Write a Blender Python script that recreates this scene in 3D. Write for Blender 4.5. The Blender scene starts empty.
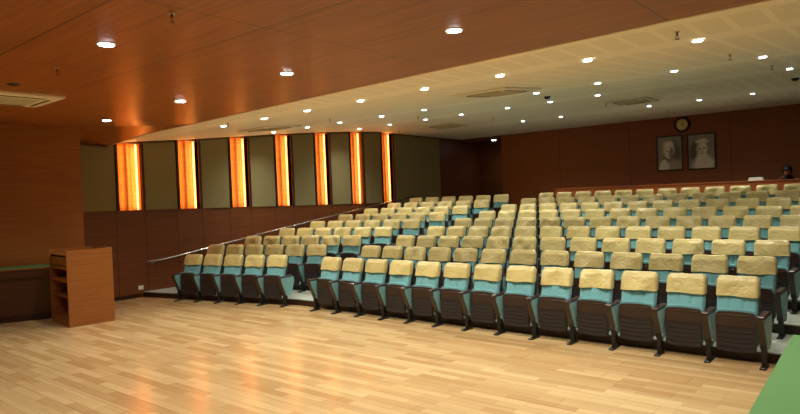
import bpy, math, random
from mathutils import Vector, Matrix
random.seed(7)
C = bpy.context.scene.collection
PI = math.pi
sc = bpy.context.scene
# ---------------------------------------------------------------- camera
F_PX, YAW, PITCH, ROLL, HC = 624.4729, 0.696051, -0.017566, -0.039707, 2.05091
cam_d = bpy.data.cameras.new('camera'); cam = bpy.data.objects.new('camera', cam_d); C.objects.link(cam)
fw = Vector((-math.sin(YAW)*math.cos(PITCH), math.cos(YAW)*math.cos(PITCH), math.sin(PITCH)))
rt = Vector((math.cos(YAW), math.sin(YAW), 0)); up = rt.cross(fw)
r2 = rt*math.cos(ROLL)+up*math.sin(ROLL); u2 = -rt*math.sin(ROLL)+up*math.cos(ROLL)
M = Matrix((( r2.x, u2.x, -fw.x, 0), (r2.y, u2.y, -fw.y, 0), (r2.z, u2.z, -fw.z, HC), (0, 0, 0, 1)))
cam.matrix_world = M
cam_d.sensor_width = 36; cam_d.sensor_fit = 'HORIZONTAL'; cam_d.lens = F_PX/800*36; cam_d.clip_end = 200
sc.camera = cam
# ---------------------------------------------------------------- world, exposure, lamp strengths
w = bpy.data.worlds.new('world'); sc.world = w; w.use_nodes = True
w.node_tree.nodes['Background'].inputs[0].default_value = (1.0, 0.85, 0.65, 1); w.node_tree.nodes['Background'].inputs[1].default_value = 0.02
sc.view_settings.view_transform = 'Standard'; sc.view_settings.look = 'None'; sc.view_settings.gamma = 1
sc.view_settings.exposure = 0.0
SPOT_STAGE = 185.0      # watts, downlights of the stage ceiling
SPOT_HALL = 145.0        # watts, downlights over the seats
COVE = 4.0             # watts, each upright strip in a wall niche
EMIT_DISC = 30.0
LIGHT_COL = (1.0, 0.96, 0.83)
LIGHT_COL_HALL = (1.0, 0.97, 0.84)
COVE_COL = (1.0, 0.42, 0.09)

# ---------------------------------------------------------------- helpers
def s2l(c):
    return tuple((v/255/12.92 if v/255 <= 0.04045 else ((v/255+0.055)/1.055)**2.4) for v in c)+(1,)
class MB:
    def __init__(s): s.v = []; s.f = []; s.sm = []
    def add(s, vs, fs, smooth=False):
        n = len(s.v); s.v += [tuple(v) for v in vs]
        s.f += [tuple(i+n for i in f) for f in fs]; s.sm += [smooth]*len(fs)
    def box(s, x0, x1, y0, y1, z0, z1, bev=0.0, mat=None):
        if bev <= 0:
            vs = [(x, y, z) for z in (z0, z1) for y in (y0, y1) for x in (x0, x1)]
            fs = [(0, 2, 3, 1), (4, 5, 7, 6), (0, 1, 5, 4), (2, 6, 7, 3), (0, 4, 6, 2), (1, 3, 7, 5)]
        else:
            b = min(bev, (x1-x0)/2.01, (y1-y0)/2.01, (z1-z0)/2.01)
            vs = []; idx = {}
            cs = {}
            for i, (X, sx) in enumerate(((x0, 1), (x1, -1))):
                for j, (Y, sy) in enumerate(((y0, 1), (y1, -1))):
                    for k, (Z, sz) in enumerate(((z0, 1), (z1, -1))):
                        cs[i, j, k] = (len(vs), len(vs)+1, len(vs)+2)
                        vs += [(X, Y+sy*b, Z+sz*b), (X+sx*b, Y, Z+sz*b), (X+sx*b, Y+sy*b, Z)]
            fs = []
            for i in (0, 1):
                q = [cs[i, 0, 0][0], cs[i, 0, 1][0], cs[i, 1, 1][0], cs[i, 1, 0][0]]; fs.append(q if i == 0 else q[::-1])
                q = [cs[0, i, 0][1], cs[1, i, 0][1], cs[1, i, 1][1], cs[0, i, 1][1]]; fs.append(q if i == 0 else q[::-1])
                q = [cs[0, 0, i][2], cs[0, 1, i][2], cs[1, 1, i][2], cs[1, 0, i][2]]; fs.append(q if i == 0 else q[::-1])
            for i in (0, 1):
                for j in (0, 1):
                    q = [cs[i, j, 0][0], cs[i, j, 0][1], cs[i, j, 1][1], cs[i, j, 1][0]]; fs.append(q if (i+j) % 2 == 0 else q[::-1])
                    q = [cs[i, 0, j][0], cs[i, 1, j][0], cs[i, 1, j][2], cs[i, 0, j][2]]; fs.append(q if (i+j) % 2 == 0 else q[::-1])
                    q = [cs[0, i, j][1], cs[0, i, j][2], cs[1, i, j][2], cs[1, i, j][1]]; fs.append(q if (i+j) % 2 == 0 else q[::-1])
                    for k in (0, 1):
                        q = list(cs[i, j, k]); fs.append(q if (i+j+k) % 2 else q[::-1])
        if mat: vs = [tuple(mat @ Vector(v)) for v in vs]
        s.add(vs, fs); return s
    def prism(s, pts, axis, a0, a1):
        """closed 2D outline extruded along axis ('x','y','z') from a0 to a1"""
        def P(p, a):
            return {'x': (a, p[0], p[1]), 'y': (p[0], a, p[1]), 'z': (p[0], p[1], a)}[axis]
        n = len(pts); vs = [P(p, a0) for p in pts]+[P(p, a1) for p in pts]
        fs = [tuple(range(n))[::-1], tuple(range(n, 2*n))]
        fs += [(i, (i+1) % n, n+(i+1) % n, n+i) for i in range(n)]
        s.add(vs, fs); return s
    def cyl(s, c, r, h, n=24, r2=None, axis='z', smooth=True):
        r2 = r if r2 is None else r2
        def P(a, rr, t):
            u, v = rr*math.cos(a), rr*math.sin(a)
            d = {'z': (u, v, t), 'x': (t, u, v), 'y': (u, t, v)}[axis]
            return (c[0]+d[0], c[1]+d[1], c[2]+d[2])
        vs = [P(2*PI*i/n, r, 0) for i in range(n)]+[P(2*PI*i/n, r2, h) for i in range(n)]
        k = len(s.v); s.v += vs
        s.f += [tuple(k+i for i in range(n))[::-1], tuple(k+n+i for i in range(n))]; s.sm += [False, False]
        s.f += [(k+i, k+(i+1) % n, k+n+(i+1) % n, k+n+i) for i in range(n)]; s.sm += [smooth]*n
        return s
    def lathe(s, c, prof, n=24):
        k = len(s.v)
        for r, z in prof: s.v += [(c[0]+r*math.cos(2*PI*i/n), c[1]+r*math.sin(2*PI*i/n), c[2]+z) for i in range(n)]
        for j in range(len(prof)-1):
            for i in range(n):
                s.f.append((k+j*n+i, k+j*n+(i+1) % n, k+(j+1)*n+(i+1) % n, k+(j+1)*n+i)); s.sm.append(True)
        return s
    def tube(s, pts, r, n=10):
        k = len(s.v); pts = [Vector(p) for p in pts]
        for i, p in enumerate(pts):
            t = (pts[min(i+1, len(pts)-1)]-pts[max(i-1, 0)]).normalized()
            a = t.cross(Vector((0, 0, 1)));
            if a.length < 1e-3: a = t.cross(Vector((0, 1, 0)))
            a.normalize(); b = t.cross(a)
            s.v += [tuple(p+(a*math.cos(2*PI*q/n)+b*math.sin(2*PI*q/n))*r) for q in range(n)]
        for i in range(len(pts)-1):
            for q in range(n):
                s.f.append((k+i*n+q, k+i*n+(q+1) % n, k+(i+1)*n+(q+1) % n, k+(i+1)*n+q)); s.sm.append(True)
        s.f += [tuple(k+q for q in range(n)), tuple(k+(len(pts)-1)*n+q for q in range(n))[::-1]]; s.sm += [False]*2
        return s
    def mesh(s, name, mat):
        me = bpy.data.meshes.new(name); me.from_pydata(s.v, [], s.f)
        me.polygons.foreach_set('use_smooth', s.sm)
        me.materials.append(mat); me.validate(); me.update()
        import bmesh
        bm = bmesh.new(); bm.from_mesh(me); bmesh.ops.recalc_face_normals(bm, faces=bm.faces); bm.to_mesh(me); bm.free()
        return me
    def build(s, name, mat, parent=None, loc=None, rotz=0):
        o = bpy.data.objects.new(name, s.mesh(name, mat)); C.objects.link(o)
        if parent: o.parent = parent
        if loc: o.location = loc
        if rotz: o.rotation_euler = (0, 0, rotz)
        return o
def tag(o, label=None, cat=None, group=None, kind=None):
    if label: o['label'] = label
    if cat: o['category'] = cat
    if group: o['group'] = group
    if kind: o['kind'] = kind
    return o
def empty(name, loc, rotz=0, label=None, cat=None, group=None):
    o = bpy.data.objects.new(name, None); C.objects.link(o); o.location = loc; o.rotation_euler = (0, 0, rotz)
    o.empty_display_size = 0.1
    return tag(o, label, cat, group)
def struct(o): return tag(o, kind='structure')
KIDS = {}
def dup(root, loc, rotz, label):
    r = root.copy(); C.objects.link(r); r.location = loc; r.rotation_euler = (0, 0, rotz); r['label'] = label
    for ch in list(root.children):
        c = ch.copy(); C.objects.link(c); c.parent = r
        for g in list(ch.children):
            d = g.copy(); C.objects.link(d); d.parent = c
    return r
# ---------------------------------------------------------------- materials
def mat(name, col=(128, 128, 128), rough=0.6, metal=0.0, emit=None, estr=0, lin=None):
    m = bpy.data.materials.new(name); m.use_nodes = True; b = m.node_tree.nodes['Principled BSDF']
    b.inputs['Base Color'].default_value = lin if lin else s2l(col)
    b.inputs['Roughness'].default_value = rough; b.inputs['Metallic'].default_value = metal
    if emit: b.inputs['Emission Color'].default_value = emit+(1,); b.inputs['Emission Strength'].default_value = estr
    return m
def N(m, t, **kw):
    n = m.node_tree.nodes.new(t)
    for k, v in kw.items():
        if k in n.inputs: n.inputs[k].default_value = v
        else: setattr(n, k, v)
    return n
def L(m, a, b): m.node_tree.links.new(a, b)
def bsdf(m): return m.node_tree.nodes['Principled BSDF']
def coords(m, scale, rot=(0, 0, 0), src='Object'):
    t = N(m, 'ShaderNodeTexCoord'); mp = N(m, 'ShaderNodeMapping'); mp.inputs['Scale'].default_value = scale; mp.inputs['Rotation'].default_value = rot
    L(m, t.outputs[src], mp.inputs['Vector']); return mp.outputs['Vector']
def mix(m, fac, a, b, blend='MIX'):
    n = N(m, 'ShaderNodeMix', data_type='RGBA', blend_type=blend)
    for sock, v in ((n.inputs[0], fac), (n.inputs[6], a), (n.inputs[7], b)):
        if isinstance(v, (int, float)): sock.default_value = v
        elif isinstance(v, tuple): sock.default_value = v
        else: L(m, v, sock)
    return n.outputs[2]
def math_(m, op, a, b=None):
    n = N(m, 'ShaderNodeMath', operation=op)
    for i, v in enumerate((a, b)):
        if v is None: continue
        if isinstance(v, (int, float)): n.inputs[i].default_value = v
        else: L(m, v, n.inputs[i])
    return n.outputs[0]
def bump(m, h, strength=0.2, dist=0.01):
    n = N(m, 'ShaderNodeBump'); n.inputs['Strength'].default_value = strength; n.inputs['Distance'].default_value = dist
    L(m, h, n.inputs['Height']); L(m, n.outputs[0], bsdf(m).inputs['Normal'])
def noise(m, vec, scale=5, detail=4, rough=0.55, dist=0):
    n = N(m, 'ShaderNodeTexNoise'); n.inputs['Scale'].default_value = scale; n.inputs['Detail'].default_value = detail
    n.inputs['Roughness'].default_value = rough; n.inputs['Distortion'].default_value = dist; L(m, vec, n.inputs['Vector']); return n.outputs['Fac']
def ramp(m, fac, stops):
    n = N(m, 'ShaderNodeValToRGB'); e = n.color_ramp.elements
    while len(e) < len(stops): e.new(0.5)
    for q, (p, c) in zip(e, stops): q.position = p; q.color = c
    L(m, fac, n.inputs[0]); return n.outputs[0]
def wood(name, c1, c2, rough=0.35, scale=(0.8, 0.8, 22), fine=(2, 2, 160), seams=None, spec=0.5):
    """veneer with grain lines stretched along the axes with the small scale"""
    m = mat(name, rough=rough)
    a = noise(m, coords(m, scale), 1.6, 5, 0.6, 0.4); b = noise(m, coords(m, fine), 1.2, 3, 0.6)
    f = math_(m, 'ADD', math_(m, 'MULTIPLY', a, 0.62), math_(m, 'MULTIPLY', b, 0.38))
    col = ramp(m, f, [(0.34, s2l(c1)), (0.66, s2l(c2))])
    if seams:
        t = N(m, 'ShaderNodeTexCoord'); sp = N(m, 'ShaderNodeSeparateXYZ'); L(m, t.outputs['Object'], sp.inputs[0])
        tot = None
        for ax, pos, wd in seams:
            d = math_(m, 'ABSOLUTE', math_(m, 'SUBTRACT', sp.outputs[ax], pos)); q = math_(m, 'LESS_THAN', d, wd)
            tot = q if tot is None else math_(m, 'MAXIMUM', tot, q)
        col = mix(m, math_(m, 'MULTIPLY', tot, 0.75), col, (0.01, 0.004, 0.001, 1))
    L(m, col, bsdf(m).inputs['Base Color']); bsdf(m).inputs['Specular IOR Level'].default_value = spec
    bump(m, f, 0.06, 0.004)
    return m
COLS_Y = [6.59+1.466*k for k in range(7)]     # near edge of each lit niche along the left wall
NICHE_W = 0.52
m_wall_wood = wood('wall_veneer', (94, 48, 20), (124, 67, 28), 0.42, seams=[(1, y-0.08, 0.008) for y in COLS_Y]+[(1, y+NICHE_W+0.08, 0.008) for y in COLS_Y]+[(0, x, 0.008) for x in (-2.3, -4.7, -7.1, -9.5)])
m_back_wood = wood('back_wall_veneer', (120, 62, 26), (148, 80, 34), 0.5, seams=[(0, x, 0.008) for x in (-2.3, -4.2, -7.1, -9.5)])
m_side_wood = wood('stage_wall_veneer', (150, 88, 34), (178, 112, 48), 0.4)
m_ceil_wood = wood('ceiling_veneer', (126, 70, 24), (172, 102, 42), 0.33, scale=(0.6, 14, 1), fine=(2, 90, 1), spec=0.35,
                   seams=[(0, -1.65-2.44*k, 0.007) for k in range(-1, 5)]+[(1, y, 0.007) for y in (-2.7, -0.3, 2.07, 3.27)])
m_lectern = wood('lectern_veneer', (130, 74, 28), (160, 98, 42), 0.35)
m_booth = wood('booth_veneer', (138, 70, 30), (164, 88, 40), 0.4)
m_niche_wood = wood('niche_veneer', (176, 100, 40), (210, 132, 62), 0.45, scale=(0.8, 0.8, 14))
m_dark_wood = mat('dark_frame_wood', (46, 20, 8), 0.4)
m_chair_wood = wood('chair_brown_laminate', (44, 32, 26), (60, 44, 36), 0.3, scale=(3, 3, 30))
m_vent = mat('chair_dark_plastic', (40, 37, 40), 0.45)
m_cap = mat('arm_cap_plastic', (52, 26, 26), 0.28)
m_black = mat('black_metal', (18, 16, 17), 0.4)
m_strip_brown = mat('arm_front_brown', (52, 38, 28), 0.35)
m_chrome = mat('brushed_steel', (190, 190, 195), 0.25, 1.0)
m_hinge = mat('hinge_pin_steel', (200, 195, 190), 0.3, 0.8)
def teal():
    m = mat('teal_upholstery', (112, 178, 172), 0.85); v = coords(m, (1, 1, 1))
    n = noise(m, v, 220, 2); L(m, mix(m, n, s2l((92, 150, 156)), s2l((122, 180, 184))), bsdf(m).inputs['Base Color']); bump(m, n, 0.15, 0.002)
    bsdf(m).inputs['Sheen Weight'].default_value = 0.25
    return m
m_teal = teal()
def satin():
    m = mat('gold_satin', (206, 184, 112), 0.30); v = coords(m, (1, 1, 1))
    oi = N(m, 'ShaderNodeObjectInfo')
    va = N(m, 'ShaderNodeVectorMath', operation='ADD'); L(m, v, va.inputs[0])
    sc_ = N(m, 'ShaderNodeVectorMath', operation='SCALE'); sc_.inputs[0].default_value = (7, 3, 5); L(m, oi.outputs['Random'], sc_.inputs['Scale']); L(m, sc_.outputs[0], va.inputs[1])
    n = noise(m, va.outputs[0], 9, 3, 0.5, 1.2)
    L(m, mix(m, oi.outputs['Random'], s2l((192, 176, 114)), s2l((208, 192, 126))), bsdf(m).inputs['Base Color'])
    bump(m, n, 0.42, 0.04); bsdf(m).inputs['Sheen Weight'].default_value = 0.2
    return m
m_satin = satin()
def parquet():
    m = mat('parquet', rough=0.2)
    def brick(w, h, off, c1, c2, sq=0):
        b = N(m, 'ShaderNodeTexBrick', offset=off, squash=1.0)
        b.inputs['Color1'].default_value = c1; b.inputs['Color2'].default_value = c2; b.inputs['Mortar'].default_value = (0.25, 0.14, 0.06, 1)
        b.inputs['Scale'].default_value = 1; b.inputs['Mortar Size'].default_value = 0.0012; b.inputs['Brick Width'].default_value = w; b.inputs['Row Height'].default_value = h
        b.inputs['Bias'].default_value = 0; L(m, coords(m, (1, 1, 1)), b.inputs['Vector']); return b.outputs['Color']
    a = brick(0.74, 0.112, 0.37, s2l((216, 188, 138)), s2l((188, 152, 104)))
    b = brick(1.9, 0.27, 0.43, (1.0, 1.0, 1.0, 1), (0.90, 0.87, 0.84, 1))
    g = noise(m, coords(m, (1.2, 26, 1)), 2, 4)
    c = mix(m, 1.0, a, b, 'MULTIPLY')
    c = mix(m, 0.35, c, ramp(m, g, [(0.3, (0.72, 0.6, 0.46, 1)), (0.7, (1, 1, 1, 1))]), 'MULTIPLY')
    L(m, c, bsdf(m).inputs['Base Color']); return m
m_parquet = parquet()
def carpet():
    m = mat('grey_carpet', (140, 150, 142), 0.95); n = noise(m, coords(m, (1, 1, 1)), 90, 3)
    L(m, mix(m, n, s2l((136, 146, 138)), s2l((176, 184, 172))), bsdf(m).inputs['Base Color']); bump(m, n, 0.2, 0.004); return m
m_carpet = carpet()
def fabric(name, c1, c2, sc_=60):
    m = mat(name, c1, 0.95); n = noise(m, coords(m, (1, 1, 1)), sc_, 3)
    L(m, mix(m, n, s2l(c1), s2l(c2)), bsdf(m).inputs['Base Color']); bump(m, n, 0.2, 0.003); return m
m_fabric = fabric('beige_fabric', (128, 118, 80), (144, 132, 92))
m_green = fabric('green_baize', (88, 132, 78), (98, 142, 84), 200)
def cream():
    """plaster with plain bands and rows of finely slotted tiles"""
    m = mat('cream_plaster', (232, 216, 176), 0.6)
    t = N(m, 'ShaderNodeTexCoord'); sp = N(m, 'ShaderNodeSeparateXYZ'); L(m, t.outputs['Object'], sp.inputs[0])
    x, y = sp.outputs[0], sp.outputs[1]
    zone = None
    for a, b in ((5.9, 6.5), (6.98, 9.75), (10.35, 12.75), (13.4, 16.4), (17.3, 19.4)):
        q = math_(m, 'MULTIPLY', math_(m, 'GREATER_THAN', y, a), math_(m, 'LESS_THAN', y, b))
        zone = q if zone is None else math_(m, 'MAXIMUM', zone, q)
    fx = math_(m, 'FRACT', math_(m, 'MULTIPLY', math_(m, 'ADD', x, 40.0), 1/0.305))
    inx = math_(m, 'MULTIPLY', math_(m, 'GREATER_THAN', fx, 0.09), math_(m, 'LESS_THAN', fx, 0.91))
    st = math_(m, 'LESS_THAN', math_(m, 'FRACT', math_(m, 'MULTIPLY', math_(m, 'ADD', x, 40.0), 1/0.02033)), 0.3)
    f = math_(m, 'MULTIPLY', math_(m, 'MULTIPLY', zone, inx), st)
    L(m, mix(m, math_(m, 'MULTIPLY', f, 0.45), s2l((250, 241, 214)), s2l((150, 134, 100))), bsdf(m).inputs['Base Color'])
    return m
m_cream = cream()
m_white = mat('white_plastic', (226, 220, 200), 0.45)
m_cassette = mat('cassette_plastic', (222, 212, 180), 0.5)
m_cass_grille = mat('cassette_grille', (196, 188, 150), 0.6)
m_slot = mat('dark_slot', (14, 12, 8), 0.7)
m_disc = mat('lamp_diffuser', (255, 255, 255), 0.5, emit=(0.9, 0.95, 1.0), estr=EMIT_DISC)
m_ring = mat('lamp_rim', (225, 225, 220), 0.4)
m_led = mat('amber_led_strip', (255, 200, 120), 0.5, emit=(1.0, 0.60, 0.16), estr=5.0)

# ---------------------------------------------------------------- seat grid
x0, y0, zt, dR, r1, hR, gL, yf, lx, ly, th, dlx, dly, rr = -8.57406, 7.97270, 0.95984, 1.08363, 0.11911, 0.12328, 0.06510, 7.73722, -10.04638, 7.86264, 0.22701, 0.02878, 1.03586, 0.00088
S = 0.56
def H(i): return 0 if i <= 0 else r1+hR*(i-1)+rr*(i-1)*(i-2)/2
ex = Vector((math.cos(th), math.sin(th), 0)); nr = Vector((-math.sin(th), math.cos(th), 0))
dyf = y0-yf
XL, XR, YF, YB = -13.56, 1.7, -3.5, 20.0

# ---------------------------------------------------------------- ceilings (shape functions)
def wood_edge(x): # back edge of the veneer ceiling
    pts = [(-15, 6.46), (-13.5, 6.38), (-9.6, 6.16), (-6.71, 5.95), (-4.8, 5.84), (-3.37, 5.77), (-1.39, 5.67), (2, 5.62)]
    for (a, ya), (b, yb) in zip(pts, pts[1:]):
        if a <= x <= b: return ya+(yb-ya)*(x-a)/(b-a)
def ridge(x): return min(wood_edge(x)-0.03, max(5.47, 6.17+(x+10)*0.255)) if x < -10 else wood_edge(x)-0.03
def zwood(x, y):
    lift = 0.07*max(0, -10-x); e = wood_edge(x); q = ridge(x); t = min(1, max(0, (e-y)/max(0.02, e-q)))
    if x < -12.75 and y > 5.2: lift *= max(0, min(1, (x+13.45)/0.7))
    flat = 3.47-0.07*max(0, min(1, (-11.5-x)/2))
    return flat*(1-t)+(3.47+lift)*t
PROF = [(5.5, 3.40), (6.1, 3.41), (6.5, 3.46), (7.14, 3.52), (7.9, 3.58), (8.68, 3.65), (9.5, 3.73), (10.24, 3.80), (11.4, 3.91), (12.7, 4.02), (14.2, 4.12), (15.35, 4.16), (16.5, 4.155), (18.5, 4.13), (20.0, 4.12)]
def zcream(y):
    for (a, za), (b, zb) in zip(PROF, PROF[1:]):
        if a <= y <= b: return za+(zb-za)*(y-a)/(b-a)
    return PROF[-1][1] if y > 20 else PROF[0][1]
def zceil(x, y): return zwood(x, y) if y < wood_edge(x) else max(zcream(y), zwood(x, wood_edge(x)) if y < 6.6 else 0)

# ---------------------------------------------------------------- structure: floor
bend_x = None
def left_line(i, off):   # point on the left block's line, off metres behind its feet line
    b = Vector((lx+dlx*i, ly+dly*i, 0)) - nr*dyf + nr*off
    return b
def tier_front(i):       # front edge of tier i (i>=1): points from the right wall to the left wall
    ym = yf+dR*i-0.80
    b = left_line(i, 0.0)-nr*0.76
    t = (ym-b.y)/ex.y; bx = b+ex*t
    t2 = (XL-0.0-b.x)/ex.x; c = b+ex*t2
    return [(XR, ym), (bx.x, ym), (XL, c.y)]
fr = MB(); P1 = tier_front(1)
fr.prism([(XR, YF), (P1[0][0], P1[0][1]), (P1[1][0], P1[1][1]), (P1[2][0], P1[2][1]), (XL, YF)], 'z', -0.2, 0.0)
struct(fr.build('floor', m_parquet))
ft = MB()
for i in range(1, 9):
    a = tier_front(i); b = tier_front(i+1) if i < 8 else [(XR, 21.6), (a[1][0], 21.6), (XL, 21.6)]
    ft.prism([a[0], a[1], a[2], b[2], b[1], b[0]], 'z', -0.2, H(i))
struct(ft.build('floor', m_carpet))
# dark timber riser boards in front of every tier
rb = MB()
for i in range(1, 9):
    a = tier_front(i); z1, z0 = H(i)-0.015, H(i-1)+0.001
    for p, q in ((a[0], a[1]), (a[1], a[2])):
        rb.add([(p[0], p[1]-0.012, z0), (q[0], q[1]-0.012, z0), (q[0], q[1]-0.012, z1), (p[0], p[1]-0.012, z1),
                (p[0], p[1]+0.0, z0), (q[0], q[1]+0.0, z0), (q[0], q[1]+0.0, z1), (p[0], p[1]+0.0, z1)],
               [(0, 1, 2, 3), (4, 7, 6, 5), (3, 2, 6, 7), (0, 4, 5, 1), (0, 3, 7, 4), (1, 5, 6, 2)])
struct(rb.build('trim_1', m_dark_wood))

# ---------------------------------------------------------------- structure: ceilings
wc = MB(); xs = [XR, 0.5, -1.4, -3.4, -4.8, -6.7, -8.2, -9.6, -10, -10.8, -11.6, -12.2, -12.8, -13.2, -13.6]
ysteps = [0, .35, .7, .9, .97, 1, 2]
g = []
for x in xs:
    row = []
    for s_ in ysteps:
        y = YF+(ridge(x)-YF)*s_ if s_ <= 1 else wood_edge(x); row.append((x, y, zwood(x, y)))
    g.append(row)
n = len(ysteps)
vs = [p for r in g for p in r]; vs2 = [(p[0], p[1], p[2]+0.12) for p in vs]
fs = [(i*n+j, i*n+j+1, (i+1)*n+j+1, (i+1)*n+j) for i in range(len(xs)-1) for j in range(n-1)]
wc.add(vs, fs, False)
wc.add(vs2, fs)
struct(wc.build('ceiling', m_ceil_wood))
cc = MB()
ylist = [p[0] for p in PROF[1:]]
vs = []; fs = []; nx = len(xs)
for x in xs:
    col = [(x, wood_edge(x)+0.0, zwood(x, wood_edge(x)))]
    for y in ylist: col.append((x, max(y, wood_edge(x)+0.012*(1+ylist.index(y))), max(zcream(y), zwood(x, wood_edge(x))-0.0 if y < 6.6 else 0)))
    col.append((x, YB+0.02, 4.12))
    vs += col
m_ = len(ylist)+2
fs = [(i*m_+j, i*m_+j+1, (i+1)*m_+j+1, (i+1)*m_+j) for i in range(nx-1) for j in range(m_-1)]
cc.add(vs, fs, True); cc.add([(v[0], v[1], v[2]+0.1) for v in vs], fs)
struct(cc.build('ceiling', m_cream))
# pale edging bead between the two ceilings
bd = MB(); pts = [(x, wood_edge(x)+0.01, zwood(x, wood_edge(x))-0.002) for x in xs]
bd.tube(pts, 0.012, 6); struct(bd.build('trim_2', m_cream))

# ---------------------------------------------------------------- structure: walls
def zbot(y): return 1.985-0.0145*(y-5.8)      # lower edge of the upholstered panels
lw = MB(); YS = 5.55
def wquad(mb, x, ya, yb, za0, za1, zb0, zb1, dx=-0.1):
    mb.add([(x, ya, za0), (x, yb, zb0), (x, yb, zb1), (x, ya, za1), (x+dx, ya, za0), (x+dx, yb, zb0), (x+dx, yb, zb1), (x+dx, ya, za1)],
           [(0, 1, 2, 3), (4, 7, 6, 5), (0, 4, 5, 1), (3, 2, 6, 7), (0, 3, 7, 4), (1, 5, 6, 2)])
ysx = [5.62]+[v for k in range(7) for v in (COLS_Y[k]-0.0, COLS_Y[k]+NICHE_W)]+[18.56]
# lower dado of veneer, and the strip above
wquad(lw, XL, 5.62, 18.56, -0.05, zbot(5.62), -0.05, zbot(18.56))
for k in range(0, len(ysx)-1):
    if k % 2 == 0:   # solid wall behind the upholstered panels
        for j in range(4):
            ya = ysx[k]+(ysx[k+1]-ysx[k])*j/4; yb = ysx[k]+(ysx[k+1]-ysx[k])*(j+1)/4
            wquad(lw, XL, ya, yb, zbot(ya), zceil(XL, ya)+0.12, zbot(yb), zceil(XL, yb)+0.12)
struct(lw.build('wall_left', m_wall_wood))
# stage side wall (angled), ends at a clean corner in front of the panelled wall
A = Vector((-12.75, 5.47)); B = Vector((-13.45, 3.95)); dirn = (B-A).normalized(); B2 = A+dirn*9.5; nn = Vector((dirn.y, -dirn.x))
if nn.x > 0: nn = -nn
sw = MB()
zt1 = 3.98
q = [A, B2, B2+nn*0.2, Vector((XL-0.1, 5.58))]
sw.prism([(v.x, v.y) for v in q], 'z', -0.05, zt1)
struct(sw.build('wall_stage_side', m_side_wood))
# skirting seams on it
bw = MB(); bw.box(-11.76, XR+0.2, YB, YB+0.12, 0.0, 4.35)
struct(bw.build('wall_back', m_back_wood))
al = MB()       # recess at the back left corner
al.box(XL-0.1, -11.76, 21.4, 21.5, 0.5, 4.3); al.box(-11.82, -11.70, YB+0.12, 21.4, 0.5, 4.3); al.box(XL-0.1, XL, 20.0, 21.4, 0.5, 4.3)
al.box(XL-0.1, XL, 18.56, 20.0, 0.5, 4.3)
struct(al.build('wall_alcove', m_wall_wood))
ac = MB(); ac.box(XL, -11.76, YB, 21.4, 4.02, 4.12); struct(ac.build('ceiling', m_wall_wood))
rw = MB(); rw.box(XR, XR+0.1, YF, YB, -0.05, 4.35); struct(rw.build('wall_right', m_wall_wood))
sb = MB(); sb.box(-16.5, XR, YF-0.1, YF, -0.05, 4.2); struct(sb.build('wall_front', m_side_wood))
# lower left floor plinth / baseboard
bb = MB(); bb.box(XL, XL+0.015, 5.6, 7.0, 0.0, 0.09); struct(bb.build('baseboard_left', m_dark_wood))

# ---------------------------------------------------------------- upholstered panels and lit niches
ORD = ['first', 'second', 'third', 'fourth', 'fifth', 'sixth', 'seventh', 'eighth', 'ninth', 'tenth', 'eleventh', 'twelfth', 'thirteenth']
bounds = [5.62]+[v for k in range(7) for v in (COLS_Y[k]-0.075, COLS_Y[k]+NICHE_W+0.075)]+[18.56]
for k in range(8):
    ya, yb = bounds[2*k], bounds[2*k+1]; mb = MB(); nseg = 5 if k < 7 else 8
    for j in range(nseg):
        a = ya+(yb-ya)*j/nseg; b = ya+(yb-ya)*(j+1)/nseg
        wquad(mb, XL+0.035, a, b, zbot(a), zceil(XL, a)-0.05, zbot(b), zceil(XL, b)-0.05, -0.034)
    o = mb.build('acoustic_panel', m_fabric)
    lab = ('beige fabric wall panel beside the wooden stage side wall, before the first lit column' if k == 0 else
           'wide grey-beige fabric wall panel beyond the last lit column, by the back corner' if k == 7 else
           'beige fabric wall panel between the %s and %s lit columns from the stage' % (ORD[k-1], ORD[k]))
    tag(o, lab, 'wall panel', 'fabric panels on the left wall')
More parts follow.
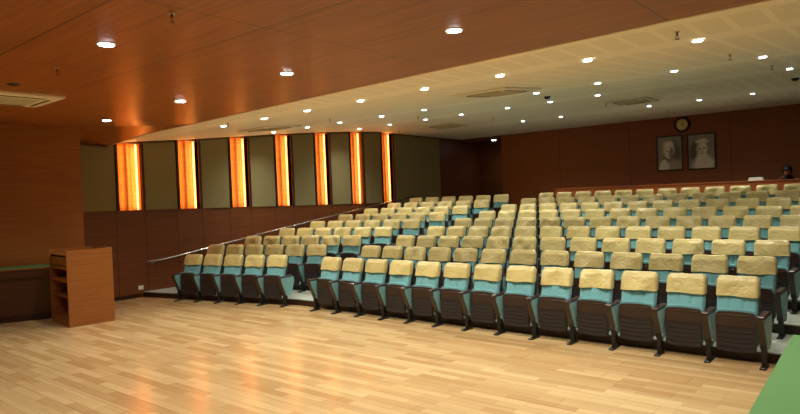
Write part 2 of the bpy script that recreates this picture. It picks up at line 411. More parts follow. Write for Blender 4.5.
for k in range(7):
    ya, yb = COLS_Y[k], COLS_Y[k]+NICHE_W; ym = (ya+yb)/2
    z0, z1 = zbot(ym), min(zceil(XL, ya), zceil(XL, yb))-0.01
    r = empty('wall_light_column', (XL, ym, z0), 0, 'amber backlit wooden wall column, %s of seven counted from the stage' % ORD[k], 'wall light', 'lit columns on the left wall')
    h = z1-z0; hw = NICHE_W/2
    b = MB(); b.box(-0.16, -0.14, -hw, hw, 0, h); b.box(-0.14, 0.0, -hw, hw, -0.015, 0.0); b.box(-0.14, 0, -hw-0.012, -hw, 0, h); b.box(-0.14, 0, hw, hw+0.012, 0, h)
    b.box(-0.14, 0, -hw, hw, h, h+0.01)
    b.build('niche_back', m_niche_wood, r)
    cv = MB(); nseg = 12; c1 = []
    for j in range(nseg+1):
        a = -1+2*j/nseg; c1.append((-0.135+0.085*math.cos(a*PI/2), -0.035+a*0.12))
    cv.prism(c1+[(-0.14, 0.085), (-0.14, -0.155)], 'z', 0.0, h); cv.build('curved_slat', m_niche_wood, r)
    for s_ in (-1, 1):
        f = MB(); ya_, yb_ = (hw+0.012, hw+0.07) if s_ > 0 else (-hw-0.07, -hw-0.012)
        f.box(-0.02, 0.06, ya_, yb_, 0.0, h+0.0, 0.004); f.build('frame', m_dark_wood, r)
        st = MB(); st.box(-0.138, -0.118, *( (hw-0.03, hw-0.008) if s_ > 0 else (-hw+0.008, -hw+0.03)), 0.01, h-0.01); st.build('light_strip', m_led, r)
        ld = bpy.data.lights.new('cove_lamp', 'AREA'); ld.shape = 'RECTANGLE'; ld.size = h*0.95; ld.size_y = 0.03; ld.energy = COVE*(2.2 if s_ > 0 else 0.9); ld.color = COVE_COL
        lo = bpy.data.objects.new('cove_lamp', ld); C.objects.link(lo); lo.parent = r
        lo.location = (-0.015, s_*(hw-0.02), h/2)
        d = Vector((-0.10, -s_*0.16, 0)); zq = -d.normalized(); xq = Vector((0, 0, 1)); yq = zq.cross(xq)
        lo.rotation_euler = Matrix((xq, yq, zq)).transposed().to_euler()

# ---------------------------------------------------------------- chairs
def lean(z): return 0.235-(0.95-z)*0.30       # front surface of the backrest
def make_backrest():
    nx, nz = 24, 9; W = 0.215; mb = MB(); vs = []
    for side in (0, 1):
        for j in range(nz+1):
            z = 0.40+0.53*j/nz
            for i in range(nx+1):
                x = -W+2*W*i/nx; t = abs(i/nx*3-round(i/nx*3)); grv = 0.013*max(0, 1-t*7) if 2 < i < nx-2 else 0
                edge = 0.03*max(0, (abs(x)/W-0.88)/0.12)**2+0.02*max(0, (j/nz-0.9)/0.1)**2
                y = lean(z)+(grv+edge if side == 0 else 0.075-edge*0.5)
                vs.append((x, y, z))
    n = (nx+1)*(nz+1); fs = []
    for j in range(nz):
        for i in range(nx):
            a = j*(nx+1)+i; fs.append((a, a+1, a+nx+2, a+nx+1)); a += n; fs.append((a, a+nx+1, a+nx+2, a+1))
    for i in range(nx):
        a = nz*(nx+1)+i; fs.append((a, a+1, a+1+n, a+n)); fs.append((i, i+n, i+1+n, i+1))
    for j in range(nz):
        a = j*(nx+1); fs.append((a, a+nx+1, a+nx+1+n, a+n)); a += nx; fs.append((a, a+n, a+nx+1+n, a+nx+1))
    mb.add(vs, fs, True); return mb
def make_shell():
    mb = MB(); p = [(lean(0.36)+0.078, 0.36), (lean(0.94)+0.078, 0.94), (lean(0.94)+0.098, 0.93), (lean(0.65)+0.125, 0.6), (lean(0.36)+0.10, 0.34)]
    mb.prism(p, 'x', -0.216, 0.216); return mb
def make_cover(seed):
    """pillowcase-like sleeve pulled over the top of the backrest"""
    rnd = random.Random(seed); nx, nz = 22, 11; W = 0.219; z0, z1 = 0.762-rnd.uniform(0, 0.022), 0.957
    waves = [(rnd.uniform(5, 22), rnd.uniform(-18, 18), rnd.uniform(0, 6), rnd.uniform(0.002, 0.0085)) for _ in range(6)]
    loose = rnd.uniform(0.0, 0.012)
    def ring(j):
        z = z0+(z1-z0)*j/nz; t = j/nz
        rd = 0.022; pts = []
        thick = 0.12; yfr = lean(z)-0.027
        w = W-0.012*max(0, (t-0.8)/0.2)**2+0.004*(1-t)
        yf2 = yfr+0.02*max(0, (t-0.8)/0.2)**2; yb2 = yfr+thick-0.02*max(0, (t-0.8)/0.2)**2
        for i in range(nx+1):
            x = -w+rd+(2*w-2*rd)*i/nx
            d = sum(a*math.sin(kx*x+kz*(z-z0)+ph) for kx, kz, ph, a in waves)+loose*math.sin(PI*i/nx)*(1-t)*-1
            env = min(1, 4*min(t+0.3, 1-t+0.08))
            dz = (0.006*math.sin(x*waves[0][0]+waves[0][2]))*(1 if j == 0 else 0)
            pts.append((x, yf2+d*env, z+dz))
        pts += [(w-0.004, yf2+0.012, z), (w+rnd.uniform(-0.002, 0.003), yf2+0.035, z), (w+rnd.uniform(-0.002, 0.003), yb2-0.03, z)]
        for i in range(nx+1):
            x = w-rd-(2*w-2*rd)*i/nx; pts.append((x, yb2+0.004*math.sin(9*x+seed), z))
        pts += [(-w, yb2-0.03, z), (-w, yf2+0.035, z), (-w+0.004, yf2+0.012, z)]
        return pts
    mb = MB(); vs = []; m = None
    for j in range(nz+1):
        r_ = ring(j); m = len(r_); vs += r_
    # rounded crown: two shrinking rings
    top = ring(nz); cx, cy = 0, sum(p[1] for p in top)/m
    for f, dz in ((0.90, 0.011), (0.6, 0.016), (0.15, 0.017)):
        vs += [(p[0]*(1-(1-f)*0.16), cy+(p[1]-cy)*f, z1+dz+0.003*math.sin(p[0]*23+seed)) for p in top]
    rows = nz+4; fs = []
    for j in range(rows-1):
        for i in range(m): fs.append((j*m+i, j*m+(i+1) % m, (j+1)*m+(i+1) % m, (j+1)*m+i))
    fs.append(tuple((rows-1)*m+i for i in range(m)))
    mb.add(vs, fs, True); return mb
def rr_outline(w, z0, z1, r, n=5):     # outline with round upper corners
    pts = [(-w+0.012, z0), (w-0.012, z0), (w, z0+0.03)]
    for i in range(n+1): a = PI/2*i/n; pts.append((w-r+r*math.cos(a), z1-r+r*math.sin(a)))
    for k in range(1, 6): t = k/6; pts.append((w-r-(2*w-2*r)*t, z1+0.008*math.sin(PI*t)))
    for i in range(n+1): a = PI/2+PI/2*i/n; pts.append((-w+r+r*math.cos(a), z1-r+r*math.sin(a)))
    pts.append((-w, z0+0.03)); return pts
SW = 0.212
def make_chair_parts():
    me = {}
    me['backrest'] = make_backrest().mesh('backrest', m_teal)
    me['back_shell'] = make_shell().mesh('back_shell', m_vent)
    b = MB(); o = rr_outline(SW, 0.20, 0.612, 0.05); b.prism(o, 'y', 0.085, 0.16)
    o2 = rr_outline(SW-0.004, 0.205, 0.606, 0.05); b.prism(o2, 'y', 0.07, 0.085); me['seat'] = b.mesh('seat', m_teal)
    b = MB(); b.prism(rr_outline(SW-0.007, 0.155, 0.588, 0.045), 'y', 0.042, 0.073)
    b.box(-SW+0.03, SW-0.03, 0.039, 0.043, 0.550, 0.561, 0.002); me['seat_shell'] = b.mesh('seat_shell', m_chair_wood)
    b = MB()
    for k in range(5):          # dark ribbed lower panel, each rib slightly bowed
        zc = 0.175+0.053*k; pts = []
        hh = 0.023
        up_ = [(-SW+0.02+(2*SW-0.04)*i/8, zc+hh+0.012*math.sin(PI*i/8)*-1) for i in range(9)]
        dn_ = [(-SW+0.02+(2*SW-0.04)*i/8, zc-hh+0.012*math.sin(PI*i/8)*-1) for i in range(9)][::-1]
        b.prism(up_+dn_, 'y', 0.034, 0.045)
    b.box(-SW+0.012, SW-0.012, 0.032, 0.045, 0.426, 0.432)
    me['vent_panel'] = b.mesh('vent_panel', m_vent)
    # side panel: upholstered standard, tapering downward
    b = MB(); p = [(-0.075, 0.555), (0.30, 0.555), (0.33, 0.53), (0.335, 0.46), (0.235, 0.225), (0.12, 0.19), (0.07, 0.215), (-0.06, 0.48)]
    b.prism(p, 'x', -0.02, 0.042); me['side_panel'] = b.mesh('side_panel', m_teal)
    b = MB(); p = [(-0.088, 0.558), (-0.060, 0.558), (-0.045, 0.49), (0.085, 0.20), (0.055, 0.20), (-0.073, 0.49)]
    b.prism(p, 'x', -0.040, 0.026)
    b.prism([(-0.06, 0.558), (0.30, 0.558), (0.33, 0.52), (0.33, 0.45), (0.23, 0.215), (0.10, 0.19)], 'x', -0.040, -0.024)
    me['front_trim'] = b.mesh('front_trim', m_strip_brown)
    b = MB(); b.box(-0.043, 0.045, -0.10, 0.30, 0.560, 0.588, 0.012); me['armrest'] = b.mesh('armrest', m_cap)
    b = MB(); b.box(-0.026, 0.026, 0.03, 0.13, 0.02, 0.26, 0.006); b.box(-0.032, 0.032, -0.075, 0.17, 0.0, 0.022, 0.006)
    b.cyl((-0.018, 0.0, 0.02), 0.008, 0.008, 8); me['leg'] = b.mesh('leg', m_black)
    b = MB(); b.cyl((0.036, 0.03, 0.25), 0.009, 0.014, 10, axis='x'); me['hinge'] = b.mesh('hinge', m_hinge)
    return me
PARTS = make_chair_parts()
COVERS = [make_cover(11+k).mesh('headrest_cover', m_satin) for k in range(9)]
def obj(name, me, parent, loc=(0, 0, 0)):
    o = bpy.data.objects.new(name, me); C.objects.link(o); o.parent = parent; o.location = loc; return o
def make_chair(double):
    r = empty('auditorium_chair', (0, 0, -50), 0, '', 'chair', 'folding chairs of the auditorium')
    obj('backrest', PARTS['backrest'], r); obj('back_shell', PARTS['back_shell'], r)
    obj('headrest_cover', COVERS[0], r)
    st = obj('seat', PARTS['seat'], r); obj('seat_shell', PARTS['seat_shell'], st); obj('vent_panel', PARTS['vent_panel'], st)
    for x in ((-0.284, 0.276) if double else (-0.284,)):
        sp = obj('side_panel', PARTS['side_panel'], r, (x, 0, 0)); obj('front_trim', PARTS['front_trim'], sp)
        obj('hinge', PARTS['hinge'], sp)
        obj('armrest', PARTS['armrest'], r, (x, 0, 0)); obj('leg', PARTS['leg'], r, (x, 0, 0))
    return r
proto1 = make_chair(False); proto2 = make_chair(True); used = {False: False, True: False}
ROWN = ['front', 'second', 'third', 'fourth', 'fifth', 'sixth', 'seventh', 'eighth', 'rearmost']
def place(i, loc, rz, end, label):
    p = proto2 if end else proto1
    if not used[end]:
        used[end] = True; r = p; r.location = loc; r.rotation_euler = (0, 0, rz); r['label'] = label
    else: r = dup(p, loc, rz, label)
    for c in r.children:
        if c.name.startswith('headrest_cover'): c.data = random.choice(COVERS)
    return r
for i in range(9):
    for j in range(13):
        X = x0+0.215+S*j+random.uniform(-0.002, 0.002); Y = yf+dR*i
        lab = 'gold-covered teal folding chair, %s from the middle aisle in the %s row, right-hand block' % (ORD[j], ROWN[i])
        place(i, (X, Y, H(i)), random.uniform(-0.006, 0.006), j == 12, lab)
    for m in range(6):
        if i == 0 and m == 5: continue
        b = Vector((lx+dlx*i, ly+dly*i, 0))-ex*S*m+ex*0.215-nr*dyf
        lab = 'gold-covered teal folding chair, %s from the middle aisle in the %s row, left-hand block' % (ORD[m], ROWN[i])
        place(i, (b.x, b.y, H(i)), th+random.uniform(-0.006, 0.006), m == 0, lab)

# ---------------------------------------------------------------- handrail on the left wall
hr = empty('handrail', (XL, 7.1, 0), 0, 'thin steel handrail climbing along the left wall beside the seats', 'handrail')
pts = [(0.0, 7.12), (0.0, 7.35), (0.0, 7.6)]
rail = [(0.085, y-7.1, z) for y, z in ((7.12, .795), (7.4, .80), (7.7, .825), (8.5, .94), (10.65, 1.24), (14.95, 1.79), (16.9, 2.03))]
MB().tube(rail, 0.021, 10).build('rail', m_chrome, hr)
for y, z in ((7.3, .8), (9.2, 1.03), (11.4, 1.33), (13.6, 1.62), (15.5, 1.85)):
    b = MB(); b.tube([(0.0, y-7.1, z-0.07), (0.05, y-7.1, z-0.07), (0.085, y-7.1, z-0.02)], 0.008, 6); b.cyl((0.0, y-7.1, z-0.07), 0.025, 0.006, 12, axis='x'); b.build('bracket', m_chrome, hr)

# ---------------------------------------------------------------- lectern
def lectern():
    # open side faces the presenter (towards -Y); wide plain side faces the room (+X)
    P = Vector((-11.33, 4.54, 0)); a = math.radians(-5)
    r = empty('lectern', P, a, 'tall wooden lectern with open shelves, standing left on the parquet floor', 'lectern')
    D, Wd, h = 0.77, 0.96, 1.33        # depth along y, width along -x
    t = 0.025
    def part(nm, *bx, m=m_lectern, bev=0.003, par=r):
        b = MB(); b.box(*bx, bev); return b.build(nm, m, par)
    part('side_panel', -t, 0, 0, D, 0, h)
    part('side_panel', -Wd, -Wd+t, 0, D, 0, h)
    part('front_panel', -Wd+t, -t, D-t, D, 0, h)
    part('top_board', -Wd+t, -t, 0.03, D-t, h-0.10, h-0.078)
    d = part('drawer', -Wd+t+.004, -t-.004, 0.006, D-0.1, h-0.265, h-0.125); part('knob', -Wd/2-0.03, -Wd/2+0.03, -0.012, 0.006, h-0.20, h-0.185, m=m_chrome, par=d)
    part('rail', -Wd+t, -t, 0.0, 0.03, h-0.335, h-0.28)
    part('shelf', -Wd+t, -t, 0.01, D-t, h-0.56, h-0.50)
    part('shelf', -Wd+t, -t, 0.03, D-t, 0.50, 0.522)
    part('shelf', -Wd+t, -t, 0.01, D-t, 0.10, 0.125)
    part('plinth', -Wd+t, -t, 0.02, 0.045, 0.0, 0.10)
lectern()

# ---------------------------------------------------------------- green-topped counters at both sides of the stage
def counter(loc, rz, Lx, dp, h, label, m_body):
    """front face on local y=0 towards -y; runs along +x"""
    r = empty('counter_table', loc, rz, label, 'table')
    b = MB(); b.box(0.0, Lx, -0.02, dp, h-0.03, h, 0.004); b.build('table_top', m_green, r)
    b = MB(); b.box(-0.004, Lx+0.004, -0.026, dp+0.004, h-0.055, h-0.03, 0.003); b.build('edge_band', m_lectern, r)
    b = MB(); b.box(0.01, Lx-0.01, 0.0, 0.03, h-0.20, h-0.055); b.build('apron', m_body, r)
    b = MB(); b.box(0.01, Lx-0.01, 0.06, 0.08, 0.06, h-0.20); b.build('front_panel', m_body, r)
    for x in (0.01, Lx-0.07): b = MB(); b.box(x, x+0.06, 0.0, dp-0.02, 0.0, h-0.055); b.build('side_panel', m_body, r)
    b = MB(); b.box(0.07, Lx-0.07, 0.02, 0.09, 0.0, 0.10); b.build('plinth', m_dark_wood, r)
    return r
m_counter = wood('counter_veneer', (64, 32, 14), (88, 46, 22), 0.35)
pe = Vector((-12.60, 4.90)); ps = Vector((-12.99, 4.0)); dv = (pe-ps).normalized(); ps2 = pe-dv*5.0
counter((ps2.x, ps2.y, 0), math.atan2(dv.y, dv.x), 5.0, 0.36, 1.01, 'long green-topped wooden counter along the stage wall, left of the lectern', m_counter)
# right one: seen only as a green top in the near corner; its left long edge runs along the room
counter((-0.685, 5.05, 0), -PI/2+0.037, 5.5, 1.6, 0.98, 'green-topped counter in the near right corner of the picture', m_counter)

# ---------------------------------------------------------------- ceiling lamps
def downlight(x, y, hall, label, visible=True):
    z = zceil(x, y)
    r = empty('downlight', (x, y, z), 0, label, 'ceiling light', 'recessed lamps over the seats' if hall else 'recessed lamps in the wooden ceiling')
    R_ = 0.052 if hall else 0.069
    b = MB(); b.lathe((0, 0, 0), [(R_+0.012, 0.0), (R_+0.012, -0.006), (R_, -0.009), (R_-0.006, -0.004), (R_-0.006, 0.0)]); b.build('rim', m_ring, r)
    b = MB(); b.cyl((0, 0, -0.012), R_-0.006, 0.01, 20); b.build('diffuser', m_disc, r)
    ld = bpy.data.lights.new('lamp', 'SPOT'); ld.energy = SPOT_HALL if hall else SPOT_STAGE*(1.0 if y > 4 else 0.85); ld.spot_size = math.radians(140); ld.spot_blend = 1.0
    ld.shadow_soft_size = 0.08; ld.color = LIGHT_COL_HALL if hall else LIGHT_COL
    lo = bpy.data.objects.new('lamp', ld); C.objects.link(lo); lo.parent = r; lo.location = (0, 0, -0.03)
stage = [(-3.08, 4.51), (-5.4, 4.59), (-7.76, 4.69), (-10.22, 4.83), (-5.4, 2.58), (-0.75, 4.5), (-3.05, 2.5), (-0.7, 2.45), (-5.4, 0.5), (-3.05, 0.45), (-0.7, 0.4), (-7.8, 0.5), (-10.3, 2.7)]  # later entries are unseen lamps added to brighten the stage and chair fronts
SL = ['bright recessed lamp in the wooden ceiling nearest the top centre of the picture', 'recessed lamp in the wooden ceiling, middle of the long row, above the cream ceiling edge',
      'recessed lamp in the wooden ceiling above the second lit column', 'farthest left recessed lamp in the wooden ceiling, above the first lit column',
      'large recessed lamp in the wooden ceiling at the upper left']
for k, (x, y) in enumerate(stage):
    downlight(x, y, False, SL[k] if k < 5 else 'added unseen stage lamp beyond the picture edge, %s from the right in the %s row' % (ORD[int(round((-0.7-x)/2.35))], 'rear' if y > 4 else 'middle' if y > 2 else 'front'))
rowsY = {6.8: [-1.68, -2.82, -3.94, -5.11, -6.35, -7.59, -8.76, -10.05], 10.1: [-1.63, -2.82, -4.05, -5.22, -7.74, -8.9, -10.17, -11.28, -12.54],
         13.15: [-1.76, -5.29, -6.4, -7.52, -8.87, -10.03, -11.32, -12.51], 16.9: [-3.03, -4.21, -5.43, -7.91, -9.13]}
ywob = {6.8: lambda x: 6.72+0.0*x+(0.03*max(0, -5-x))*1.5, 10.1: lambda x: 9.8+0.1*min(3.5, -1.6-x), 13.15: lambda x: 13.08+0.03*max(0, -6-x)**1.0, 16.9: lambda x: 16.83}
rn = {6.8: 'nearest', 10.1: 'second', 13.15: 'third', 16.9: 'rearmost'}
for ry, xl in rowsY.items():
    for k, x in enumerate(xl):
        downlight(x, ywob[ry](x), True, 'small recessed lamp in the cream ceiling, %s from the right in the %s row' % (ORD[k], rn[ry]))
# lamp in the alcove
r = empty('downlight', (-12.35, 20.45, 4.02), 0, 'single recessed lamp in the dark alcove at the back corner', 'ceiling light')
b = MB(); b.lathe((0, 0, 0), [(0.1, 0.0), (0.1, -0.006), (0.085, -0.009), (0.08, 0.0)]); b.build('rim', m_ring, r)
b = MB(); b.cyl((0, 0, -0.012), 0.08, 0.01, 20); b.build('diffuser', m_disc, r)
ld = bpy.data.lights.new('lamp', 'SPOT'); ld.energy = 25; ld.spot_size = math.radians(140); ld.spot_blend = 1; ld.shadow_soft_size = 0.08; ld.color = (0.8, 0.88, 1.0)
lo = bpy.data.objects.new('lamp', ld); C.objects.link(lo); lo.parent = r; lo.location = (0, 0, -0.03)

# ---------------------------------------------------------------- air conditioning cassettes
def cassette(x, y, rz, size, label, sy=None):
    sy = sy or size
    z = zceil(x, y); sl = (zceil(x, y+0.3)-zceil(x, y-0.3))/0.6
    r = empty('ceiling_cassette', (x, y, z), 0, label, 'air conditioner', 'air conditioning cassettes'); r.rotation_euler = (math.atan(sl), 0, rz)
    h, g_ = size/2, sy/2
    b = MB(); b.prism([(-h, -g_), (h, -g_), (h, g_), (-h, g_)], 'z', -0.022, 0.0)
    b.add([(-h, -g_, -0.022), (h, -g_, -0.022), (h, g_, -0.022), (-h, g_, -0.022), (-h*.86, -g_*.86, -0.035), (h*.86, -g_*.86, -0.035), (h*.86, g_*.86, -0.035), (-h*.86, g_*.86, -0.035)],
          [(0, 1, 5, 4), (1, 2, 6, 5), (2, 3, 7, 6), (3, 0, 4, 7), (4, 5, 6, 7)]); b.build('panel', m_cassette, r)
    b = MB(); b.box(-h*.55, h*.55, -g_*.55, g_*.55, -0.042, -0.034, 0.004)
    for k in range(9): b.box(-h*.5, h*.5, -g_*.5+g_*k*0.122, -g_*.5+g_*k*0.122+0.012, -0.047, -0.040)
    b.build('intake_grille', m_cass_grille, r)
    for (a0, a1, b0, b1) in ((-.6, .6, .70, .76), (-.6, .6, -.76, -.70), (.70, .76, -.6, .6), (-.76, -.70, -.6, .6)):
        b = MB(); b.box(a0*h, a1*h, b0*g_, b1*g_, -0.040, -0.034); b.build('air_slot', m_slot, r)
cassette(-8.72, 2.92, 0.0, 0.95, 'white air conditioning cassette in the wooden ceiling at the left edge')
cassette(-5.15, 8.68, 0, 0.95, 'cream ceiling cassette nearest the wooden ceiling, centre of the picture', 1.15)
cassette(-10.9, 8.7, 0, 0.95, 'ceiling cassette near the lit columns, left in the cream ceiling', 1.0)
cassette(-11.2, 15.7, 0, 0.95, 'ceiling cassette close to the back left corner of the cream ceiling', 1.0)
cassette(-5.4, 15.5, 0, 0.95, 'ceiling cassette above the rear rows, right half of the cream ceiling', 1.0)

# ---------------------------------------------------------------- sprinklers, speakers
def sprinkler(x, y, label):
    r = empty('sprinkler', (x, y, zceil(x, y)), 0, label, 'sprinkler', 'fire sprinklers under the ceiling')
    r.scale = (0.75, 0.75, 0.75)
    b = MB(); b.cyl((0, 0, -0.008), 0.035, 0.008, 16); b.build('escutcheon', m_hinge, r)
    b = MB(); b.cyl((0, 0, -0.05), 0.010, 0.045, 10); b.tube([(-0.014, 0, -0.045), (-0.02, 0, -0.07), (-0.004, 0, -0.09)], 0.003, 6); b.tube([(0.014, 0, -0.045), (0.02, 0, -0.07), (0.004, 0, -0.09)], 0.003, 6); b.build('frame', m_strip_brown, r)
    b = MB(); b.cyl((0, 0, -0.094), 0.030, 0.003, 14); b.build('deflector', m_strip_brown, r)
for x, y, lb in ((-4.23, 2.52, 'sprinkler in the wooden ceiling near the top left corner'), (-6.63, 2.66, 'sprinkler in the wooden ceiling beside the white cassette'),
                 (-1.71, 6.15, 'sprinkler in the cream ceiling close to the wooden edge, right side'), (-1.79, 8.64, 'sprinkler between the nearest and second lamp rows, right side'),
                 (-1.84, 11.84, 'sprinkler between the second and third lamp rows, right side'), (-9.41, 6.6, 'sprinkler in the cream ceiling above the third lit column'),
                 (-9.08, 8.78, 'sprinkler near the lit columns between nearest and second lamp rows'), (-9.34, 12.0, 'sprinkler above the left block between second and third lamp rows'),
                 (-9.28, 15.37, 'sprinkler above the left block rear rows'), (-5.41, 18.31, 'sprinkler above the clock, near the back wall'),
                 (-6.0, 15.37, 'sprinkler above the rear rows left of the portraits'), (-12.82, 15.45, 'sprinkler beside the last lit column'), (-12.93, 6.75, 'sprinkler above the first lit column by the wall')):
    sprinkler(x, y, lb)
def detector(x, y, name, lab, cat, r_=0.06, flat=1.0):
    z = zceil(x, y); r = empty(name, (x, y, z), 0, lab, cat); r.scale = (1, 1, flat)
    b = MB(); b.lathe((0, 0, 0), [(r_, 0), (r_, -0.012), (r_*0.9, -0.02)]); b.build('base', m_black, r)
    b = MB(); b.lathe((0, 0, 0), [(r_*0.8, -0.012), (r_*0.8, -0.04), (r_*0.5, -0.055), (0.001, -0.058)]); b.build('dome', m_black, r)
detector(-5.7, 11.54, 'ceiling_camera', 'small black dome camera on the cream ceiling, centre', 'camera', 0.07)
detector(-1.95, 15.2, 'ceiling_camera', 'small black dome camera on the cream ceiling, far right', 'camera', 0.08)
detector(-7.75, 2.64, 'ceiling_speaker', 'small dark round speaker in the wooden ceiling, upper left', 'speaker', 0.07, 0.3)

# ---------------------------------------------------------------- clock and portraits on the back wall
ck = empty('wall_clock', (-5.50, YB, 3.865), 0, 'round dark-rimmed wall clock above the two portraits', 'clock')
b = MB(); prof = [(0.165, -0.02), (0.17, -0.05), (0.20, -0.06), (0.235, -0.045), (0.245, 0.0)]
n = 40; k = 0; vs = []
for rr_, yy in prof: vs += [(rr_*math.cos(2*PI*i/n), yy, rr_*math.sin(2*PI*i/n)) for i in range(n)]
b.add(vs, [(j*n+i, j*n+(i+1) % n, (j+1)*n+(i+1) % n, (j+1)*n+i) for j in range(len(prof)-1) for i in range(n)], True); b.build('rim', m_dark_wood, ck)
b = MB(); b.cyl((0, -0.022, 0), 0.168, 0.02, 40, axis='y'); b.build('dial', mat('clock_face', (225, 215, 150), 0.5), ck)
b = MB()
for q in range(12): a = q*PI/6; b.box(-0.004, 0.004, -0.026, -0.022, 0.135, 0.157, mat=Matrix.Rotation(a, 4, 'Y'))
b.build('hour_marks', m_black, ck)
for nm, ln, a, wd in (('hour_hand', 0.085, 0.9, 0.008), ('minute_hand', 0.13, 2.4, 0.005)):
    b = MB(); b.box(-wd, wd, -0.030, -0.027, -0.02, ln, mat=Matrix.Rotation(a, 4, 'Y')); b.build(nm, m_black, ck)
m_frame = mat('picture_frame', (30, 18, 14), 0.35)
def portrait(x, w_, z0_, z1_, kind, label):
    h = z1_-z0_; r = empty('framed_portrait', (x, YB, z0_), 0, label, 'picture', 'portraits on the back wall')
    t = 0.045; b = MB()
    b.box(-w_/2, w_/2, -0.035, 0, 0, t, 0.005); b.box(-w_/2, w_/2, -0.035, 0, h-t, h, 0.005); b.box(-w_/2, -w_/2+t, -0.035, 0, t, h-t, 0.005); b.box(w_/2-t, w_/2, -0.035, 0, t, h-t, 0.005)
    b.build('frame', m_frame, r)
    m = mat('portrait_print_'+kind, rough=0.35)
    t_ = N(m, 'ShaderNodeTexCoord'); nz_ = N(m, 'ShaderNodeTexNoise'); nz_.inputs['Scale'].default_value = 7; L(m, t_.outputs['Object'], nz_.inputs['Vector'])
    off = N(m, 'ShaderNodeVectorMath', operation='MULTIPLY_ADD'); L(m, nz_.outputs['Color'], off.inputs[0]); off.inputs[1].default_value = (0.09, 0, 0.09); L(m, t_.outputs['Object'], off.inputs[2])
    def ell(cx, cz, rx, rz, soft=0.25):
        mp = N(m, 'ShaderNodeMapping', vector_type='TEXTURE'); mp.inputs['Location'].default_value = (cx+0.045, 0, cz+0.045); mp.inputs['Scale'].default_value = (rx, 1000, rz)
        L(m, off.outputs[0], mp.inputs['Vector']); ln = N(m, 'ShaderNodeVectorMath', operation='LENGTH'); L(m, mp.outputs[0], ln.inputs[0])
        mr = N(m, 'ShaderNodeMapRange'); L(m, ln.outputs['Value'], mr.inputs[0]); mr.inputs[1].default_value = 1+soft; mr.inputs[2].default_value = 1-soft; return mr.outputs[0]
    col = (0.30, 0.30, 0.28, 1)
    def g_(v): v = min(0.8, v*1.7); return (v, v*0.97, v*0.94, 1)
    if kind == 'a':
        ops = [(0.08, 0.48, 0.24, 0.42, 0.07), (0.12, 0.12, 0.24, 0.22, 0.22), (-0.17, 0.12, 0.15, 0.18, 0.45), (-0.03, 0.66, 0.17, 0.24, 0.36), (-0.04, 0.55, 0.10, 0.19, 0.5), (0.05, 0.50, 0.05, 0.2, 0.14), (-0.03, 0.80, 0.14, 0.09, 0.5), (-0.08, 0.59, 0.03, 0.018, 0.06), (0.02, 0.59, 0.03, 0.018, 0.06), (-0.03, 0.53, 0.018, 0.04, 0.3), (-0.03, 0.455, 0.045, 0.012, 0.12), (-0.16, 0.22, 0.09, 0.12, 0.5)]
    else:
        ops = [(-0.08, 0.50, 0.26, 0.38, 0.05), (0.06, 0.16, 0.28, 0.26, 0.5), (0.02, 0.60, 0.15, 0.24, 0.36), (0.05, 0.60, 0.10, 0.20, 0.5), (0.02, 0.82, 0.17, 0.08, 0.6), (0.02, 0.34, 0.16, 0.16, 0.55), (-0.04, 0.61, 0.035, 0.02, 0.05), (0.08, 0.61, 0.035, 0.02, 0.05), (0.02, 0.55, 0.02, 0.05, 0.3), (0.02, 0.47, 0.05, 0.015, 0.1), (0.02, 0.40, 0.12, 0.05, 0.6)]
    for cx, cz, rx, rz, v in ops: col = mix(m, ell(cx, cz*(h/1.06), rx, rz), col, g_(v))
    L(m, col, bsdf(m).inputs['Base Color'])
    b = MB(); b.box(-w_/2+t, w_/2-t, -0.018, -0.008, t, h-t); b.build('print', m, r)
portrait(-5.88, 0.78, 2.49, 3.57, 'a', 'left framed grey portrait on the back wall, showing a person in a headscarf')
portrait(-4.98, 0.80, 2.48, 3.56, 'b', 'right framed grey portrait on the back wall, showing a bearded person')

# ---------------------------------------------------------------- control booth counter behind the last row
zb = H(8)
cb = empty('booth_counter', (-8.74, 18.0, zb), 0, 'reddish wooden half-height counter behind the last row of seats', 'counter')
BL = XR-0.0+8.74; hb = 2.085-zb
b = MB(); b.box(0, BL, 0, 0.04, 0, hb-0.03); b.build('front_panel', m_booth, cb)
b = MB(); b.box(-0.02, BL, -0.02, 0.30, hb-0.03, hb, 0.004); b.build('ledge', m_booth, cb)
b = MB(); b.box(0, 0.04, 0.04, 1.0, 0, hb-0.03); b.build('side_panel', m_booth, cb)
b = MB(); b.box(0.04, BL, 0.20, 0.66, hb-0.345, hb-0.315); b.build('desk_top', m_booth, cb)
# device on the ledge
dv_ = empty('paper_tray', (-3.24, 18.13, 2.085), 0, 'low white tray with dark papers on the rear wooden counter', 'tray')
b = MB(); b.prism([(-0.17, 0), (0.17, 0), (0.15, 0.085), (-0.14, 0.085)], 'y', -0.1, 0.11); b.build('tray', m_white, dv_)
b = MB(); b.box(-0.14, 0.15, -0.09, 0.10, 0.085, 0.118, 0.004); b.box(-0.08, 0.08, -0.05, 0.09, 0.118, 0.13, 0.004); b.build('papers', m_black, dv_)

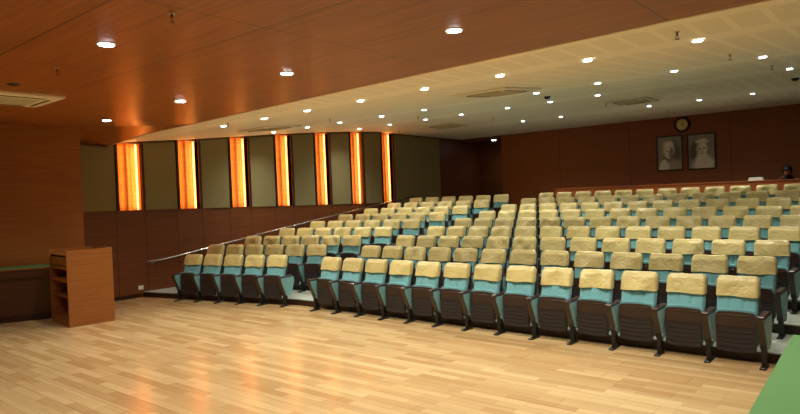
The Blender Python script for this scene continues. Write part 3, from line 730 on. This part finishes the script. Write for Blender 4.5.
# ---------------------------------------------------------------- person at the booth
def skinned(name, nodes, edges, m, parent, sub=2):
    me = bpy.data.meshes.new(name); me.from_pydata([n_[0] for n_ in nodes], edges, [])
    o = bpy.data.objects.new(name, me); C.objects.link(o); o.parent = parent
    md = o.modifiers.new('skin', 'SKIN'); md.use_smooth_shade = True
    for i, n_ in enumerate(nodes):
        me.skin_vertices[0].data[i].radius = n_[1] if isinstance(n_[1], tuple) else (n_[1], n_[1])
    me.skin_vertices[0].data[0].use_root = True
    sd = o.modifiers.new('sub', 'SUBSURF'); sd.levels = sub; sd.render_levels = sub
    me.materials.append(m); return o
m_skin = mat('skin', (186, 134, 106), 0.55); m_shirt = fabric('pale_shirt', (60, 58, 66), (74, 72, 80)); m_hair = mat('black_hair', (12, 10, 11), 0.5); m_trouser = mat('trousers', (30, 30, 36), 0.8)
pr = empty('person', (-2.64, 19.05, zb+0.06), 0, 'black-haired person bent over the desk behind the rear wooden counter', 'person')
nodes = [((0, 0.10, 0.50), 0.15), ((0, 0.06, 0.72), 0.14), ((0, -0.04, 0.94), 0.15), ((0, -0.12, 1.05), 0.09), ((0, -0.17, 1.12), 0.055), ((0.0, -0.22, 1.18), 0.06),
         ((0.18, -0.07, 0.99), 0.065), ((0.26, -0.20, 0.80), 0.048), ((0.16, -0.43, 0.815), 0.036), ((0.12, -0.50, 0.82), 0.028),
         ((-0.18, -0.07, 0.99), 0.065), ((-0.28, -0.24, 0.86), 0.048), ((-0.17, -0.48, 0.93), 0.036), ((-0.13, -0.56, 0.99), 0.028),
         ((0.10, 0.0, 0.46), 0.10), ((0.12, -0.42, 0.47), 0.075), ((0.12, -0.45, 0.06), 0.045), ((0.12, -0.56, 0.045), 0.035),
         ((-0.10, 0.0, 0.46), 0.10), ((-0.12, -0.42, 0.47), 0.075), ((-0.12, -0.45, 0.06), 0.045), ((-0.12, -0.56, 0.045), 0.035)]
edges = [(0, 1), (1, 2), (2, 3), (3, 4), (4, 5), (2, 6), (6, 7), (7, 8), (8, 9), (2, 10), (10, 11), (11, 12), (12, 13), (0, 14), (14, 15), (15, 16), (16, 17), (0, 18), (18, 19), (19, 20), (20, 21)]
body = skinned('body', nodes, edges, m_shirt, pr)
def ellipsoid(mb, c, r, rx=0, n=18, k=12, cut=None, bumpf=None):
    base = len(mb.v); R_ = Matrix.Rotation(rx, 3, 'X')
    for j in range(k+1):
        ph = PI*j/k
        for i in range(n):
            a = 2*PI*i/n; v = Vector((r[0]*math.sin(ph)*math.cos(a), r[1]*math.sin(ph)*math.sin(a), r[2]*math.cos(ph)))
            if bumpf: v = bumpf(v)
            v = R_ @ v; mb.v.append((c[0]+v.x, c[1]+v.y, c[2]+v.z))
    for j in range(k):
        for i in range(n): mb.f.append((base+j*n+i, base+j*n+(i+1) % n, base+(j+1)*n+(i+1) % n, base+(j+1)*n+i)); mb.sm.append(True)
hd = MB(); HR = 0.8
def face(v):
    if v.y < 0:
        v = Vector((v.x, v.y*0.92, v.z))
        if abs(v.x) < 0.02 and -0.045 < v.z < 0.02: v.y -= 0.022
        if v.z < -0.07: v.x *= 0.85
    return v
HC_ = Vector((0, -0.30, 1.235))
ellipsoid(hd, HC_, (0.078, 0.098, 0.118), HR, 28, 20, bumpf=face)
R3 = Matrix.Rotation(HR, 3, 'X')
for sx in (-1, 1):
    e = HC_+R3 @ Vector((sx*0.080, 0.0, -0.01)); ellipsoid(hd, e, (0.012, 0.022, 0.034), HR, 10, 8)
hd.build('head', m_skin, pr)
hm = MB(); ellipsoid(hm, HC_+R3 @ Vector((0, 0.018, 0.022)), (0.122, 0.13, 0.13), HR, 24, 16, bumpf=lambda v: Vector((v.x, max(v.y, -0.06 if v.z < 0.06 else -0.2), v.z if v.z > -0.07 else -0.07))); hm.build('hair', m_hair, pr)
ey = MB()
for sx in (-1, 1):
    e = HC_+R3 @ Vector((sx*0.030, -0.083, 0.002)); ellipsoid(ey, e, (0.014, 0.008, 0.007), HR, 10, 8)
ey.build('eyes', m_hair, pr)
mo = MB(); e = HC_+R3 @ Vector((0, -0.078, -0.065)); ellipsoid(mo, e, (0.022, 0.008, 0.006), HR, 10, 8); mo.build('mouth', mat('lips', (130, 70, 62), 0.5), pr)
for sx, P0, dr in ((1, Vector((0.12, -0.50, 0.82)), Vector((-0.25, -1, -0.15))), (-1, Vector((-0.13, -0.56, 0.99)), Vector((0.45, -0.5, 0.75)))):
    dr.normalize(); side = dr.cross(Vector((0, 0, 1))).normalized(); upv = side.cross(dr)
    nodes = [(tuple(P0), 0.026), (tuple(P0+dr*0.05), (0.034, 0.018)), (tuple(P0+dr*0.09), (0.038, 0.016))]; edges = [(0, 1), (1, 2)]
    for q, (o_, l_) in enumerate(((-0.030, 0.070), (-0.010, 0.082), (0.010, 0.076), (0.030, 0.060))):
        k = len(nodes); st_ = P0+dr*0.095+side*o_
        nodes += [(tuple(st_), 0.009), (tuple(st_+dr*l_*0.5-upv*0.006), 0.008), (tuple(st_+dr*l_*0.9-upv*0.026), 0.007)]; edges += [(2, k), (k, k+1), (k+1, k+2)]
    k = len(nodes); tb = P0+dr*0.04-side*sx*0.03
    nodes += [(tuple(tb), 0.011), (tuple(tb+dr*0.03-side*sx*0.03), 0.009), (tuple(tb+dr*0.055-side*sx*0.038-upv*0.01), 0.008)]; edges += [(1, k), (k, k+1), (k+1, k+2)]
    skinned('hand', nodes, edges, m_skin, pr, 1)
oc = empty('office_chair', (-2.64, 19.15, zb+0.0), 0, 'plain dark chair under the person behind the rear counter', 'chair')
b = MB(); b.box(-0.22, 0.22, -0.22, 0.22, 0.30, 0.34, 0.015); b.build('seat', m_vent, oc)
for sx in (-0.19, 0.16):
    for sy in (-0.19, 0.16): b = MB(); b.box(sx, sx+0.03, sy, sy+0.03, 0, 0.30); b.build('leg', m_black, oc)
b = MB(); b.box(-0.2, 0.2, 0.20, 0.23, 0.34, 0.75, 0.01); b.build('backrest', m_vent, oc)

# ---------------------------------------------------------------- small white socket low on the left wall
b = MB(); b.box(0.0, 0.012, -0.06, 0.06, -0.045, 0.045, 0.003); so = b.build('wall_socket', m_white, None, (XL+0.0, 7.0, 0.22))
tag(so, 'small white socket low on the left wall before the handrail', 'socket')
